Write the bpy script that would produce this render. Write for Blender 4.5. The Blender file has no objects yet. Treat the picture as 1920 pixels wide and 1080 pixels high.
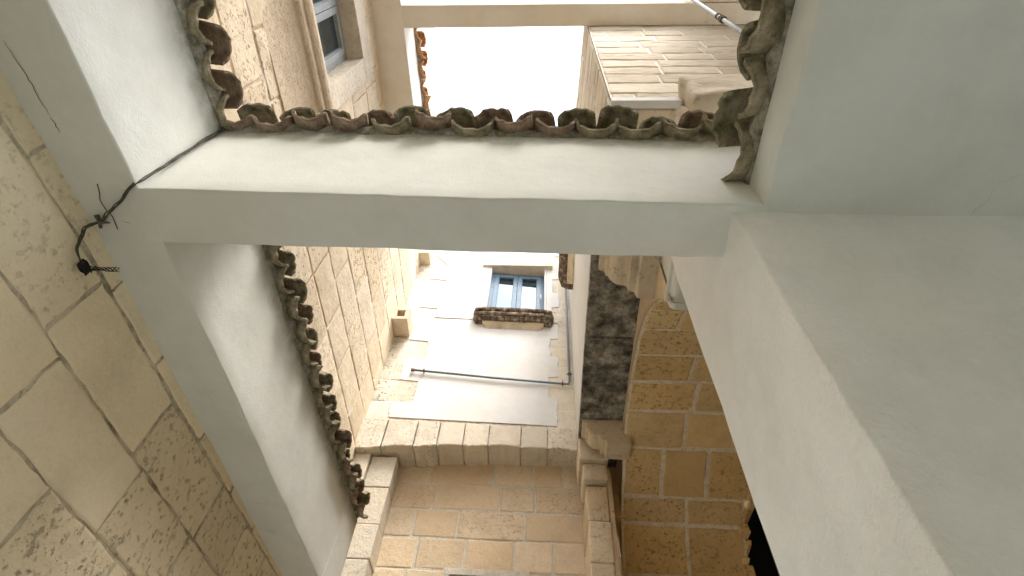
import bpy, bmesh, math, random
from mathutils import Vector, Matrix, noise

# ------------------------------------------------------------------ camera
S = bpy.context.scene
COL = S.collection
cam_d = bpy.data.cameras.new('camera')
cam = bpy.data.objects.new('camera', cam_d)
COL.objects.link(cam)
S.camera = cam
# axes measured from the vanishing points of the walls and of the plumb lines
FPX = 1019.186
_Z = Vector((70, -720, FPX)).normalized()
_Y = Vector((34, 1446, FPX)).normalized()
_X = _Y.cross(_Z)
cr = Vector((_X[0], _Y[0], _Z[0]))          # image right in world
cd = Vector((_X[1], _Y[1], _Z[1]))          # image down in world
cf = Vector((_X[2], _Y[2], _Z[2]))          # view direction in world
M4 = Matrix((
    (cr.x, -cd.x, -cf.x, 0), (cr.y, -cd.y, -cf.y, 0), (cr.z, -cd.z, -cf.z, 0), (0, 0, 0, 1)))
cam.matrix_world = M4
cam_d.sensor_width = 36
cam_d.lens = FPX / 1920 * 36
cam_d.clip_start = 0.05
cam_d.clip_end = 500

# ------------------------------------------------------------------ light
W = bpy.data.worlds.new('World')
S.world = W
W.use_nodes = True
nt = W.node_tree
sky = nt.nodes.new('ShaderNodeTexSky')
sky.sky_type = 'NISHITA'
sky.sun_disc = False
SUN_EL, SUN_AZ = math.radians(62), math.radians(148)     # azimuth from +Y clockwise towards +X
sky.sun_elevation = SUN_EL
sky.sun_rotation = SUN_AZ
sky.air_density = 1.0
sky.dust_density = 4.0
sky.ozone_density = 1.0
bg = nt.nodes['Background']
bg.inputs['Strength'].default_value = 0.15
hs = nt.nodes.new('ShaderNodeHueSaturation')          # thin haze: the sky is nearly white
hs.inputs['Saturation'].default_value = 0.50
nt.links.new(sky.outputs[0], hs.inputs['Color'])
nt.links.new(hs.outputs[0], bg.inputs[0])
sd = bpy.data.lights.new('sun', 'SUN')
sd.energy = 0.5
sd.angle = math.radians(14)
sd.color = (1.0, 0.96, 0.90)
sun = bpy.data.objects.new('sun', sd)
COL.objects.link(sun)
to_sun = Vector((math.sin(SUN_AZ) * math.cos(SUN_EL), math.cos(SUN_AZ) * math.cos(SUN_EL), math.sin(SUN_EL)))
sun.rotation_euler = to_sun.to_track_quat('Z', 'Y').to_euler()

S.view_settings.view_transform = 'Standard'
S.view_settings.look = 'None'
S.view_settings.gamma = 1
S.view_settings.exposure = 2.3
try:
    S.cycles.max_bounces = 14
    S.cycles.diffuse_bounces = 10
    S.cycles.use_denoising = True
except Exception:
    pass

R = random.Random(7)

# ------------------------------------------------------------------ materials
def _mat(name, rough=0.9):
    m = bpy.data.materials.new(name)
    m.use_nodes = True
    n = m.node_tree
    b = n.nodes['Principled BSDF']
    b.inputs['Roughness'].default_value = rough
    if 'Specular IOR Level' in b.inputs:
        b.inputs['Specular IOR Level'].default_value = 0.25
    return m, n, b

def _noise(n, scale, detail=6, rough=0.55, vec=None):
    t = n.nodes.new('ShaderNodeTexNoise')
    t.inputs['Scale'].default_value = scale
    t.inputs['Detail'].default_value = min(detail, 4)
    t.inputs['Roughness'].default_value = rough
    if vec is not None:
        n.links.new(vec, t.inputs['Vector'])
    return t.outputs['Fac']

def _ramp(n, src, stops):
    r = n.nodes.new('ShaderNodeValToRGB')
    e = r.color_ramp.elements
    while len(e) < len(stops):
        e.new(0.5)
    for k, (p, c) in zip(e, stops):
        k.position = p
        k.color = (c[0], c[1], c[2], 1) if hasattr(c, '__len__') else (c, c, c, 1)
    n.links.new(src, r.inputs[0])
    return r.outputs[0]

def _mix(n, a, b, fac, mode='MIX'):
    x = n.nodes.new('ShaderNodeMix')
    x.data_type = 'RGBA'
    x.blend_type = mode
    for sock, v in ((x.inputs[0], fac), (x.inputs[6], a), (x.inputs[7], b)):
        if isinstance(v, bpy.types.NodeSocket):
            n.links.new(v, sock)
        elif hasattr(v, '__len__'):
            sock.default_value = (v[0], v[1], v[2], 1)
        else:
            sock.default_value = v
    return x.outputs[2]

def _math(n, op, a, b):
    x = n.nodes.new('ShaderNodeMath')
    x.operation = op
    for s, v in zip(x.inputs, (a, b)):
        if isinstance(v, bpy.types.NodeSocket):
            n.links.new(v, s)
        else:
            s.default_value = v
    return x.outputs[0]

def _bump(n, b, hgt, strength, dist, prev=None):
    x = n.nodes.new('ShaderNodeBump')
    x.inputs['Strength'].default_value = strength
    x.inputs['Distance'].default_value = dist
    n.links.new(hgt, x.inputs['Height'])
    if prev is not None:
        n.links.new(prev, x.inputs['Normal'])
    n.links.new(x.outputs[0], b.inputs['Normal'])
    return x.outputs[0]

def _co(n):
    return n.nodes.new('ShaderNodeTexCoord').outputs['Object']

def plaster(name, col, stain=(0.8, 0.75, 0.66), grain=1.0, amount=0.35, bumpscale=90, cracks=0.4, grime=None):
    m, n, b = _mat(name, 0.93)
    v = _co(n)
    big = _noise(n, 1.3, 5, 0.6, v)
    f = _ramp(n, big, [(0.42, 0.0), (0.72, 1.0)])
    c1 = _mix(n, col, tuple(x * y for x, y in zip(col, stain)), _math(n, 'MULTIPLY', f, amount))
    spk = _noise(n, 23, 4, 0.7, v)
    c2 = _mix(n, c1, tuple(x * 0.55 for x in col), _ramp(n, spk, [(0.70, 0.0), (0.78, 0.55)]))
    tr = _noise(n, 4.2, 7, 0.7, v)
    c2 = _mix(n, c2, tuple(x * 0.84 for x in col), _ramp(n, tr, [(0.42, 0.0), (0.7, 0.5)]))
    wv = n.nodes.new('ShaderNodeVectorMath'); wv.operation = 'MULTIPLY_ADD'
    nz = n.nodes.new('ShaderNodeTexNoise'); nz.inputs['Scale'].default_value = 3.0; nz.inputs['Detail'].default_value = 3
    n.links.new(v, nz.inputs['Vector']); n.links.new(nz.outputs['Color'], wv.inputs[0]); wv.inputs[1].default_value = (0.35, 0.35, 0.35); n.links.new(v, wv.inputs[2])
    vc = n.nodes.new('ShaderNodeTexVoronoi'); vc.feature = 'DISTANCE_TO_EDGE'; vc.inputs['Scale'].default_value = 1.15
    n.links.new(wv.outputs[0], vc.inputs['Vector'])
    hair = _math(n, 'MULTIPLY', _ramp(n, vc.outputs['Distance'], [(0.0, 1.0), (0.0035, 0.0)]), _ramp(n, _noise(n, 1.1, 3, 0.5, v), [(0.56, 0.0), (0.64, cracks)]))
    c2 = _mix(n, c2, tuple(x * 0.42 for x in col), hair)
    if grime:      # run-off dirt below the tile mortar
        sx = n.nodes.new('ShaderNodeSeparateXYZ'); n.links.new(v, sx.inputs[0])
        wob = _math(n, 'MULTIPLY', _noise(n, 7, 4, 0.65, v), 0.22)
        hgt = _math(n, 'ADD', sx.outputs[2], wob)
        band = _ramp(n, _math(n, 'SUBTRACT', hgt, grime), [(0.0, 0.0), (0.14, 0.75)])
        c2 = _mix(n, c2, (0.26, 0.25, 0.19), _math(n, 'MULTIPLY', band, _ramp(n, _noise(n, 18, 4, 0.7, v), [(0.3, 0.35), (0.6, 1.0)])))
    n.links.new(c2, b.inputs['Base Color'])
    g = _noise(n, bumpscale, 3, 0.6, v)
    p = _bump(n, b, g, min(1.0, 0.35 * grain), 0.004 * max(1.0, grain * 0.6))
    g2 = _noise(n, 6, 4, 0.5, v)
    _bump(n, b, g2, 0.15, 0.03, p)
    return m

def stone(name, light, dark, pit=(0.30, 0.2, 0.11), pitscale=28, streak=None, dirt=0.35, dirtcol=(0.12, 0.11, 0.09), bump=1.0, clean=1.0):
    """block stone: the colour attribute 'blk' carries per block tone (r), pitting (g), hue (b)"""
    m, n, b = _mat(name, 0.95)
    v = _co(n)
    at = n.nodes.new('ShaderNodeAttribute')
    at.attribute_name = 'blk'
    sep = n.nodes.new('ShaderNodeSeparateColor')
    n.links.new(at.outputs['Color'], sep.inputs[0])
    vv = v
    if streak:
        mp = n.nodes.new('ShaderNodeMapping')
        mp.inputs['Scale'].default_value = streak
        n.links.new(v, mp.inputs['Vector'])
        vv = mp.outputs[0]
    base = _mix(n, light, dark, sep.outputs[2])
    cl = _noise(n, 3.5, 6, 0.65, v)
    base = _mix(n, base, tuple(x * 0.74 for x in dark), _ramp(n, cl, [(0.45, 0.0), (0.75, 0.55 * clean)]))
    # per block brightness
    bm = n.nodes.new('ShaderNodeCombineColor')
    for k in range(3):
        n.links.new(sep.outputs[0], bm.inputs[k])
    base = _mix(n, base, bm.outputs[0], 1.0, 'MULTIPLY')
    vo = n.nodes.new('ShaderNodeTexVoronoi')
    vo.inputs['Scale'].default_value = pitscale
    vo.inputs['Randomness'].default_value = 1.0
    wob = _noise(n, 30, 3, 0.6, vv)
    av = n.nodes.new('ShaderNodeVectorMath'); av.operation = 'ADD'
    cw = n.nodes.new('ShaderNodeCombineXYZ')
    sw = _math(n, 'MULTIPLY', wob, 0.05)
    for k in range(3): n.links.new(sw, cw.inputs[k])
    n.links.new(vv, av.inputs[0]); n.links.new(cw.outputs[0], av.inputs[1])
    n.links.new(av.outputs[0], vo.inputs['Vector'])
    pits = _ramp(n, _math(n, 'ADD', vo.outputs['Distance'], _math(n, 'MULTIPLY', _noise(n, 15, 3, 0.6, v), 0.5)), [(0.34, 1.0), (0.56, 0.0)])
    gate = _ramp(n, _noise(n, 9, 4, 0.6, vv), [(0.42, 0.0), (0.58, 1.0)])
    ero = _ramp(n, _noise(n, pitscale * 0.8, 7, 0.72, vv), [(0.56, 0.0), (0.66, 1.0)])
    pf = _math(n, 'MULTIPLY', _math(n, 'MAXIMUM', _math(n, 'MULTIPLY', pits, gate), _math(n, 'MULTIPLY', ero, 0.8)), sep.outputs[1])
    base = _mix(n, base, pit, _math(n, 'MULTIPLY', pf, 0.95))
    fine = _noise(n, 55, 8, 0.75, vv)
    base = _mix(n, base, tuple(x * 0.6 for x in dark), _ramp(n, fine, [(0.52, 0.0), (0.75, 0.6 * clean)]))
    d = _noise(n, 1.7, 8, 0.7, v)
    base = _mix(n, base, dirtcol, _math(n, 'MULTIPLY', _ramp(n, d, [(0.55, 0.0), (0.78, 1.0)]), dirt))
    n.links.new(base, b.inputs['Base Color'])
    inv = _math(n, 'SUBTRACT', 1.0, pf)
    p = _bump(n, b, inv, 0.8 * bump, 0.012)
    p = _bump(n, b, fine, 0.45 * bump, 0.008, p)
    _bump(n, b, _noise(n, 11, 5, 0.6, vv), 0.6 * bump, 0.02, p)
    return m

def mottled(name, cols, scale=9, bump=0.8):
    m, n, b = _mat(name, 0.95)
    v = _co(n)
    f = _noise(n, scale, 9, 0.68, v)
    st = [(0.3 + 0.42 * i / (len(cols) - 1), c) for i, c in enumerate(cols)]
    c = _ramp(n, f, st)
    f2 = _noise(n, scale * 4.3, 6, 0.7, v)
    c = _mix(n, c, tuple(x * 0.35 for x in cols[0]), _ramp(n, f2, [(0.55, 0.0), (0.72, 0.7)]))
    n.links.new(c, b.inputs['Base Color'])
    p = _bump(n, b, f2, bump, 0.008)
    _bump(n, b, f, bump, 0.02, p)
    return m

def plain(name, col, rough=0.5, metal=0.0, var=0.15):
    m, n, b = _mat(name, rough)
    b.inputs['Metallic'].default_value = metal
    v = _co(n)
    f = _noise(n, 30, 5, 0.6, v)
    c = _mix(n, col, tuple(x * (1 - var * 2) for x in col), _ramp(n, f, [(0.4, 0.0), (0.7, 1.0)]))
    n.links.new(c, b.inputs['Base Color'])
    _bump(n, b, f, 0.15, 0.003)
    return m

def glassy(name, col):
    m, n, b = _mat(name, 0.04)
    b.inputs['Base Color'].default_value = (*col, 1)
    b.inputs['IOR'].default_value = 1.7
    b.inputs['Specular Tint'].default_value = (0.55, 0.80, 1.0, 1)
    if 'Specular IOR Level' in b.inputs:
        b.inputs['Specular IOR Level'].default_value = 0.9
    return m

MT = {}
BLK = {'stone_near', 'stone_left', 'stone_far', 'stone_recess', 'stone_vault', 'stone_block', 'moulding', 'corbel', 'paving'}
MT['plaster'] = plaster('white_plaster', (0.66, 0.685, 0.645))
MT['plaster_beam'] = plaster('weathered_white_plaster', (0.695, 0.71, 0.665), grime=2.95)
MT['plaster_rough'] = plaster('rough_white_plaster', (0.80, 0.80, 0.765), grain=3.6, bumpscale=42, cracks=0.06)
MT['plaster_up'] = plaster('cream_plaster', (0.76, 0.71, 0.63), (0.88, 0.78, 0.62), amount=0.7)
MT['plaster_far'] = plaster('far_white_plaster', (0.66, 0.66, 0.645), (0.93, 0.88, 0.80), amount=0.6, grain=0.6)
MT['stone_near'] = stone('yellow_limestone', (0.86, 0.78, 0.59), (0.83, 0.71, 0.47), (0.24, 0.20, 0.13), 20, clean=0.5, dirt=0.28, dirtcol=(0.42, 0.38, 0.28))
MT['stone_left'] = stone('pale_pitted_limestone', (0.73, 0.64, 0.49), (0.67, 0.55, 0.38), (0.27, 0.15, 0.07), 20, dirt=0.12)
MT['stone_far'] = stone('cream_limestone', (0.66, 0.61, 0.51), (0.60, 0.52, 0.40), (0.25, 0.16, 0.09), 30, dirt=0.1)
MT['stone_recess'] = stone('tan_limestone', (0.76, 0.64, 0.47), (0.68, 0.53, 0.35), (0.30, 0.19, 0.10), 26, dirt=0.12)
MT['stone_vault'] = stone('ochre_tufa', (0.76, 0.60, 0.34), (0.70, 0.51, 0.25), (0.06, 0.05, 0.03), 20, dirt=0.3, dirtcol=(0.16, 0.13, 0.07))
MT['stone_block'] = stone('weathered_ashlar', (0.66, 0.60, 0.49), (0.58, 0.50, 0.38), (0.26, 0.18, 0.12), 22, streak=(0.25, 1, 1.6), dirt=0.2)
MT['mortar_light'] = mottled('pale_mortar', [(0.50, 0.46, 0.38), (0.62, 0.58, 0.50), (0.70, 0.66, 0.58)], 14, 0.5)
MT['mortar_white'] = mottled('white_mortar', [(0.66, 0.58, 0.48), (0.76, 0.70, 0.62), (0.80, 0.75, 0.68)], 14, 0.5)
MT['mortar_mixed'] = mottled('white_and_brown_mortar', [(0.28, 0.18, 0.10), (0.50, 0.36, 0.24), (0.76, 0.68, 0.58), (0.80, 0.74, 0.66)], 1.6, 0.6)
MT['mortar_dark'] = mottled('grey_open_joint', [(0.20, 0.17, 0.11), (0.52, 0.46, 0.34), (0.70, 0.63, 0.48)], 5, 0.7)
MT['mortar_vault'] = mottled('grey_mortar', [(0.62, 0.54, 0.40), (0.78, 0.72, 0.60), (0.84, 0.79, 0.68)], 14, 0.6)
MT['moulding'] = stone('moulded_limestone', (0.70, 0.60, 0.46), (0.62, 0.50, 0.36), (0.3, 0.2, 0.1), 40, dirt=0.45, dirtcol=(0.26, 0.2, 0.13))
MT['lichen'] = mottled('lichen_black_stone', [(0.035, 0.035, 0.03), (0.14, 0.135, 0.115), (0.32, 0.30, 0.25), (0.55, 0.51, 0.43)], 7)
MT['sill'] = mottled('weather_blackened_stone', [(0.03, 0.022, 0.015), (0.09, 0.065, 0.045), (0.22, 0.17, 0.12), (0.62, 0.54, 0.44)], 14)
MT['corbel'] = stone('corbel_limestone', (0.66, 0.57, 0.43), (0.60, 0.50, 0.36), (0.1, 0.09, 0.07), 14, clean=0.6, dirt=0.5, dirtcol=(0.14, 0.13, 0.11))
MT['tile_moss'] = mottled('mossy_terracotta', [(0.06, 0.065, 0.035), (0.17, 0.155, 0.095), (0.32, 0.275, 0.185), (0.50, 0.43, 0.32)], 11)
MT['tile_clay'] = mottled('aged_terracotta', [(0.08, 0.06, 0.045), (0.20, 0.145, 0.10), (0.32, 0.235, 0.17), (0.46, 0.38, 0.29)], 11)
MT['tile_orange'] = mottled('sunlit_terracotta', [(0.25, 0.11, 0.05), (0.45, 0.24, 0.12), (0.55, 0.34, 0.18)], 11)  # sunlit warmth put into the orange base colour
MT['bedding'] = mottled('bedding_mortar', [(0.10, 0.10, 0.07), (0.30, 0.28, 0.22), (0.48, 0.45, 0.38)], 16)
MT['pipe'] = plain('painted_steel', (0.16, 0.20, 0.23), 0.4, 0.2)
MT['pipe_grey'] = plain('grey_conduit', (0.45, 0.50, 0.54), 0.4)
MT['frame_blue'] = plain('grey_blue_paint', (0.13, 0.20, 0.27), 0.45)
MT['frame_grey'] = plain('grey_paint', (0.33, 0.36, 0.37), 0.45)
MT['glass'] = glassy('window_glass', (0.02, 0.03, 0.035))
MT['curtain'] = plain('pale_blind', (0.75, 0.78, 0.80), 0.8)
MT['dark'] = plain('dark_interior', (0.02, 0.022, 0.018), 0.9)
MT['cable'] = plain('grimy_cable', (0.10, 0.095, 0.07), 0.8)
MT['cable_black'] = plain('black_wire', (0.012, 0.014, 0.012), 0.6)
MT['crack'] = plain('dark_crack', (0.10, 0.085, 0.065), 0.95)  # dark brown of the crack lines in the soffit
MT['wood'] = mottled('weathered_green_boards', [(0.05, 0.06, 0.045), (0.10, 0.11, 0.085), (0.16, 0.16, 0.13)], 9)
MT['paving'] = stone('limestone_paving', (0.68, 0.69, 0.65), (0.60, 0.61, 0.57), (0.2, 0.16, 0.1), 20)

# ------------------------------------------------------------------ object helpers
def tag(o, label=None, cat=None, group=None, kind=None):
    if label: o['label'] = label
    if cat: o['category'] = cat
    if group: o['group'] = group
    if kind: o['kind'] = kind
    elif label: o['kind'] = 'thing'
    return o

def empty(name, loc, label, cat, group=None):
    o = bpy.data.objects.new(name, None)
    COL.objects.link(o)
    o.location = loc
    o.empty_display_size = 0.1
    return tag(o, label, cat, group)

def link(name, bm, mat, parent=None, smooth=False):
    me = bpy.data.meshes.new(name)
    bm.to_mesh(me)
    bm.free()
    me.materials.append(MT[mat])
    if mat in BLK and 'blk' not in me.color_attributes:
        ca_ = me.color_attributes.new('blk', 'FLOAT_COLOR', 'CORNER')
        for d_ in ca_.data: d_.color = (1.0, 0.45, 0.5, 1)
    if smooth:
        for p in me.polygons:
            p.use_smooth = True
    o = bpy.data.objects.new(name, me)
    COL.objects.link(o)
    if parent is not None:
        o.parent = parent
        o.matrix_parent_inverse = Matrix.Translation(-Vector(parent.location))
    return o

def box(bm, x0, x1, y0, y1, z0, z1, bev=0.0):
    vs = [bm.verts.new(p) for p in ((x0, y0, z0), (x1, y0, z0), (x1, y1, z0), (x0, y1, z0),
                                    (x0, y0, z1), (x1, y0, z1), (x1, y1, z1), (x0, y1, z1))]
    fs = [bm.faces.new([vs[i] for i in f]) for f in
          ((0, 3, 2, 1), (4, 5, 6, 7), (0, 1, 5, 4), (1, 2, 6, 5), (2, 3, 7, 6), (3, 0, 4, 7))]
    if bev:
        es = list({e for f in fs for e in f.edges})
        bmesh.ops.bevel(bm, geom=es, offset=bev, segments=2, profile=0.6, affect='EDGES')

def prism(bm, poly, z0, z1):
    lo = [bm.verts.new((p[0], p[1], z0)) for p in poly]
    hi = [bm.verts.new((p[0], p[1], z1)) for p in poly]
    n = len(poly)
    bm.faces.new(list(reversed(lo)))
    bm.faces.new(hi)
    for i in range(n):
        j = (i + 1) % n
        bm.faces.new([lo[i], lo[j], hi[j], hi[i]])

def rough_prism(poly, z0, z1, bev=0.010, step=0.22, jit=0.004, seed=1):
    """plastered body: bevelled edges, hand-trowelled slightly uneven faces"""
    bm = bmesh.new()
    prism(bm, poly, z0, z1)
    bmesh.ops.recalc_face_normals(bm, faces=bm.faces)
    # cut into a grid so that the faces can waver
    xs = [p[0] for p in poly]; ys = [p[1] for p in poly]
    def cuts(a, b, s):
        k = max(1, int((b - a) / s))
        return [a + (b - a) * i / k for i in range(1, k)]
    for ax, a, b in ((0, min(xs), max(xs)), (1, min(ys), max(ys)), (2, z0, z1)):
        for c in cuts(a, b, step):
            co = [0, 0, 0]; no = [0, 0, 0]
            co[ax] = c; no[ax] = 1
            bmesh.ops.bisect_plane(bm, geom=bm.verts[:] + bm.edges[:] + bm.faces[:], plane_co=co, plane_no=no)
    es = [e for e in bm.edges if len(e.link_faces) == 2 and e.calc_face_angle(0) > 0.5]
    if bev:
        bmesh.ops.bevel(bm, geom=es, offset=bev, segments=3, profile=0.55, affect='EDGES')
    for v in bm.verts:
        p = v.co * 2.3 + Vector((seed * 3.1, 0, 0))
        d = noise.noise_vector(p) * jit + noise.noise_vector(v.co * 9.0 + Vector((seed, 5, 1))) * jit * 0.5 + noise.noise_vector(v.co * 21.0 + Vector((1, seed, 9))) * jit * 0.22
        v.co += d
    return bm

def tube(bm, pts, r, seg=8, rfun=None, cap=True):
    pts = [Vector(p) for p in pts]
    rings = []
    up = Vector((0.31, 0.52, 0.79)).normalized()
    for i, p in enumerate(pts):
        t = (pts[min(i + 1, len(pts) - 1)] - pts[max(i - 1, 0)]).normalized()
        a = t.cross(up)
        if a.length < 1e-3: a = t.cross(Vector((1, 0, 0)))
        a.normalize(); b = t.cross(a).normalized()
        rr = rfun(i / (len(pts) - 1)) * r if rfun else r
        rings.append([bm.verts.new(p + (a * math.cos(2 * math.pi * k / seg) + b * math.sin(2 * math.pi * k / seg)) * rr) for k in range(seg)])
    for i in range(len(rings) - 1):
        for k in range(seg):
            bm.faces.new([rings[i][k], rings[i][(k + 1) % seg], rings[i + 1][(k + 1) % seg], rings[i + 1][k]])
    if cap:
        bm.faces.new(list(reversed(rings[0]))); bm.faces.new(rings[-1])

def spline(pts, n=8):
    pts = [Vector(p) for p in pts]
    out = []
    for i in range(len(pts) - 1):
        p0 = pts[max(i - 1, 0)]; p1 = pts[i]; p2 = pts[i + 1]; p3 = pts[min(i + 2, len(pts) - 1)]
        for k in range(n):
            t = k / n
            out.append(0.5 * ((2 * p1) + (p2 - p0) * t + (2 * p0 - 5 * p1 + 4 * p2 - p3) * t * t + (3 * p1 - p0 - 3 * p2 + p3) * t ** 3))
    out.append(pts[-1])
    return out

def masonry(bm, P, u0, u1, vl, length, rnd, gap=0.014, depth=0.010, cuts=(), tone=(0.86, 1.06), pit=(0.1, 1.0), hue=(0, 1), cell=0.13, jit=0.005, special=None, slope=0.0, relief=0.008):
    """dressed blocks standing a little proud of the joints. P(u, v, h) places a point; h is the height off the wall"""
    lay = bm.loops.layers.float_color.get('blk') or bm.loops.layers.float_color.new('blk')
    for ci in range(len(vl) - 1):
        v0, v1 = vl[ci], vl[ci + 1]
        ivs = [(u0, u1)]
        for (a, b, c, d) in cuts:
            if c < v1 - 0.02 and d > v0 + 0.02:
                nx = []
                for (s, e) in ivs:
                    if b <= s or a >= e: nx.append((s, e))
                    else:
                        if a - s > 0.03: nx.append((s, a))
                        if e - b > 0.03: nx.append((b, e))
                ivs = nx
        for (s, e) in ivs:
            br = [s]
            x = s + length * rnd.uniform(0.3, 1.1)
            while x < e - length * 0.35:
                br.append(x)
                x += length * rnd.uniform(0.65, 1.45)
            br.append(e)
            for k in range(len(br) - 1):
                a, b = br[k], br[k + 1]
                if special: 
                    t3 = special(0.5 * (a + b), 0.5 * (v0 + v1))
                else: t3 = None
                if t3 is None:
                    t3 = (rnd.uniform(*tone), rnd.uniform(*pit) ** 1.3 if rnd.random() < 0.75 else 0.05, rnd.uniform(*hue))
                g = gap * rnd.uniform(0.55, 1.25) * 0.5
                g2 = gap * rnd.uniform(0.55, 1.25) * 0.5
                aa, bb, cc, dd = a + g, b - g, v0 + g2, v1 - g2
                if bb - aa < 0.02 or dd - cc < 0.02: continue
                nu = max(2, int((bb - aa) / cell)); nv = max(2, int((dd - cc) / cell))
                ch = min(0.012, depth * 1.2)
                c2 = min(2.4 * ch, (bb - aa) * 0.3, (dd - cc) * 0.3); ch = min(ch, c2 * 0.5)
                us = [aa, aa + ch, aa + c2] + [aa + c2 + (bb - aa - 2 * c2) * i / nu for i in range(1, nu)] + [bb - c2, bb - ch, bb]
                vs_ = [cc, cc + ch, cc + c2] + [cc + c2 + (dd - cc - 2 * c2) * i / nv for i in range(1, nv)] + [dd - c2, dd - ch, dd]
                dp = depth * rnd.uniform(0.5, 1.3)
                G = []
                ld = rnd.uniform(-jit, jit) * 0.6
                for i, uu in enumerate(us):
                    row = []
                    for j, vv in enumerate(vs_):
                        rim = i in (0, len(us) - 1) or j in (0, len(vs_) - 1)
                        inner = i in (1, len(us) - 2) or j in (1, len(vs_) - 2)
                        ju = rnd.uniform(-jit, jit) if (rim or inner) else 0
                        jv = rnd.uniform(-jit, jit) if (rim or inner) else 0
                        h = -0.004 if rim else dp * (0.85 if inner else 1.0) + noise.noise(Vector((uu * 6, vv * 6, ci * 3.0))) * relief 
                        if not rim: h = max(h, 0.0022)
                        # jitter shared along the rim keeps outlines ragged but closed
                        row.append(bm.verts.new(P(uu + ju, vv + jv + ld + slope * (uu - u0), h)))
                    G.append(row)
                for i in range(len(us) - 1):
                    for j in range(len(vs_) - 1):
                        f = bm.faces.new([G[i][j], G[i + 1][j], G[i + 1][j + 1], G[i][j + 1]])
                        f.smooth = True
                        for lp in f.loops:
                            lp[lay] = (t3[0], t3[1], t3[2], 1)

def sheet(bm, P, u0, u1, v0, v1, nu, nv, h=0.0, cuts=()):
    """the joint surface behind the blocks"""
    us = sorted({u0 + (u1 - u0) * i / nu for i in range(nu + 1)} | {x for c in cuts for x in c[:2] if u0 < x < u1})
    vs_ = sorted({v0 + (v1 - v0) * i / nv for i in range(nv + 1)} | {x for c in cuts for x in c[2:] if v0 < x < v1})
    g = {}
    for i in range(len(us) - 1):
        for j in range(len(vs_) - 1):
            mu, mv = (us[i] + us[i + 1]) / 2, (vs_[j] + vs_[j + 1]) / 2
            if any(c[0] < mu < c[1] and c[2] < mv < c[3] for c in cuts): continue
            q = []
            for (a, b) in ((i, j), (i + 1, j), (i + 1, j + 1), (i, j + 1)):
                if (a, b) not in g: g[(a, b)] = bm.verts.new(P(us[a], vs_[b], h))
                q.append(g[(a, b)])
            bm.faces.new(q)

def courses(a, b, h, rnd, var=0.12):
    n = max(1, round((b - a) / h))
    w = [1 + rnd.uniform(-var, var) for _ in range(n)]
    s = sum(w); out = [a]; x = a
    for k in w:
        x += (b - a) * k / s
        out.append(x)
    out[-1] = b
    return out

def lerp(x, pts):
    if x <= pts[0][0]: return pts[0][1]
    for (a, fa), (b, fb) in zip(pts, pts[1:]):
        if x <= b: return fa + (fb - fa) * (x - a) / (b - a)
    return pts[-1][1]

Z0, ZT = 2.20, 3.00       # soffit of the frame, top of its plastered faces
GZ = -1.5                 # courtyard floor

# ------------------------------------------------------------------ ground
bm = bmesh.new()
lay = None
masonry(bm, lambda u, v, h: Vector((u, v, GZ + h)), -6, 8, courses(-6, 12, 0.6, R), 0.9, R, 0.012, 0.006, cell=0.4, jit=0.004)
sheet(bm, lambda u, v, h: Vector((u, v, GZ + h)), -60, 60, -60, 60, 2, 2, 0.0)
g = link('ground', bm, 'paving'); tag(g, kind='structure')

# ------------------------------------------------------------------ left stone wall
def xw_low(y): return lerp(y, [(-3, -2.36), (0.2, -2.26), (1.15, -2.175), (4.6, -2.125), (6.5, -2.12)])
def xw_up(y): return -2.20 - 0.025 * max(0.0, y - 0.5)
lw = empty('stone_wall', (-2.3, 2.0, GZ), 'tall left wall of large pitted limestone blocks rising behind the plaster beam', 'wall')
PL = lambda u, v, h: Vector((xw_low(u) + h, u, v))
PU = lambda u, v, h: Vector((xw_up(u) + h, u, v))
bm = bmesh.new()
LIGHT_GAP = [(1.3, 4.6, GZ, 0.86)]      # unseen opening added low in the wall so daylight reaches the pier
def sp_low(u, v):
    if v > 1.65 and u < 1.75: return (0.95, 0.4, 0.3)
    if u > 2.3 and v < 2.1: return (R.uniform(0.84, 0.96), R.uniform(0.6, 1.0), R.uniform(0.2, 0.8))
    if u < 2.3 and v > 1.2: return (R.uniform(0.95, 1.03), 0.08, R.uniform(0.1, 0.75))
    return None
masonry(bm, PL, -3, 5.98, [-1.5, -1.1, -0.7, -0.3, 0.08, 0.47, 0.86, 1.24, 1.62, 2.01, 2.3], 0.62, random.Random(5), 0.014, 0.006, special=sp_low, jit=0.009, relief=0.005, cuts=LIGHT_GAP, slope=0.02, cell=0.09)
link('lower_blocks', bm, 'stone_near', lw)
bm = bmesh.new(); sheet(bm, PL, -3, 5.98, -1.5, 2.5, 12, 6, 0.001, LIGHT_GAP); link('lower_joints', bm, 'mortar_dark', lw)
# upper storey, with the window opening
WY0, WY1, WZ0, WZ1 = 0.30, 1.47, 5.25, 6.80
uc = courses(2.6, WZ0, 0.43, R) + courses(WZ0, WZ1, 0.46, R)[1:] + courses(WZ1, 9.61, 0.45, R)[1:] + courses(9.61, 11.7, 0.45, R)[1:]
CUT = [(WY0, WY1, WZ0, WZ1)]
def sp_up(u, v):
    if 3.6 < u < 4.1 and 5.6 < v < 6.3: return (1.0, 1.0, 2.2)
    return None
bm = bmesh.new()
masonry(bm, PU, -3, 5.70, uc, 0.66, random.Random(21), 0.016, 0.007, cuts=CUT + [(4.0, 6.0, 9.62, 12)], tone=(0.93, 1.08), pit=(0.3, 1.0), hue=(0, 0.7), special=sp_up)
link('upper_blocks', bm, 'stone_left', lw)
bm = bmesh.new(); sheet(bm, PU, -3, 5.70, 2.6, 11.7, 12, 4, 0.001, CUT + [(4.0, 6.0, 9.61, 12)]); link('upper_joints', bm, 'mortar_mixed', lw)
bm = bmesh.new()
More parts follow.
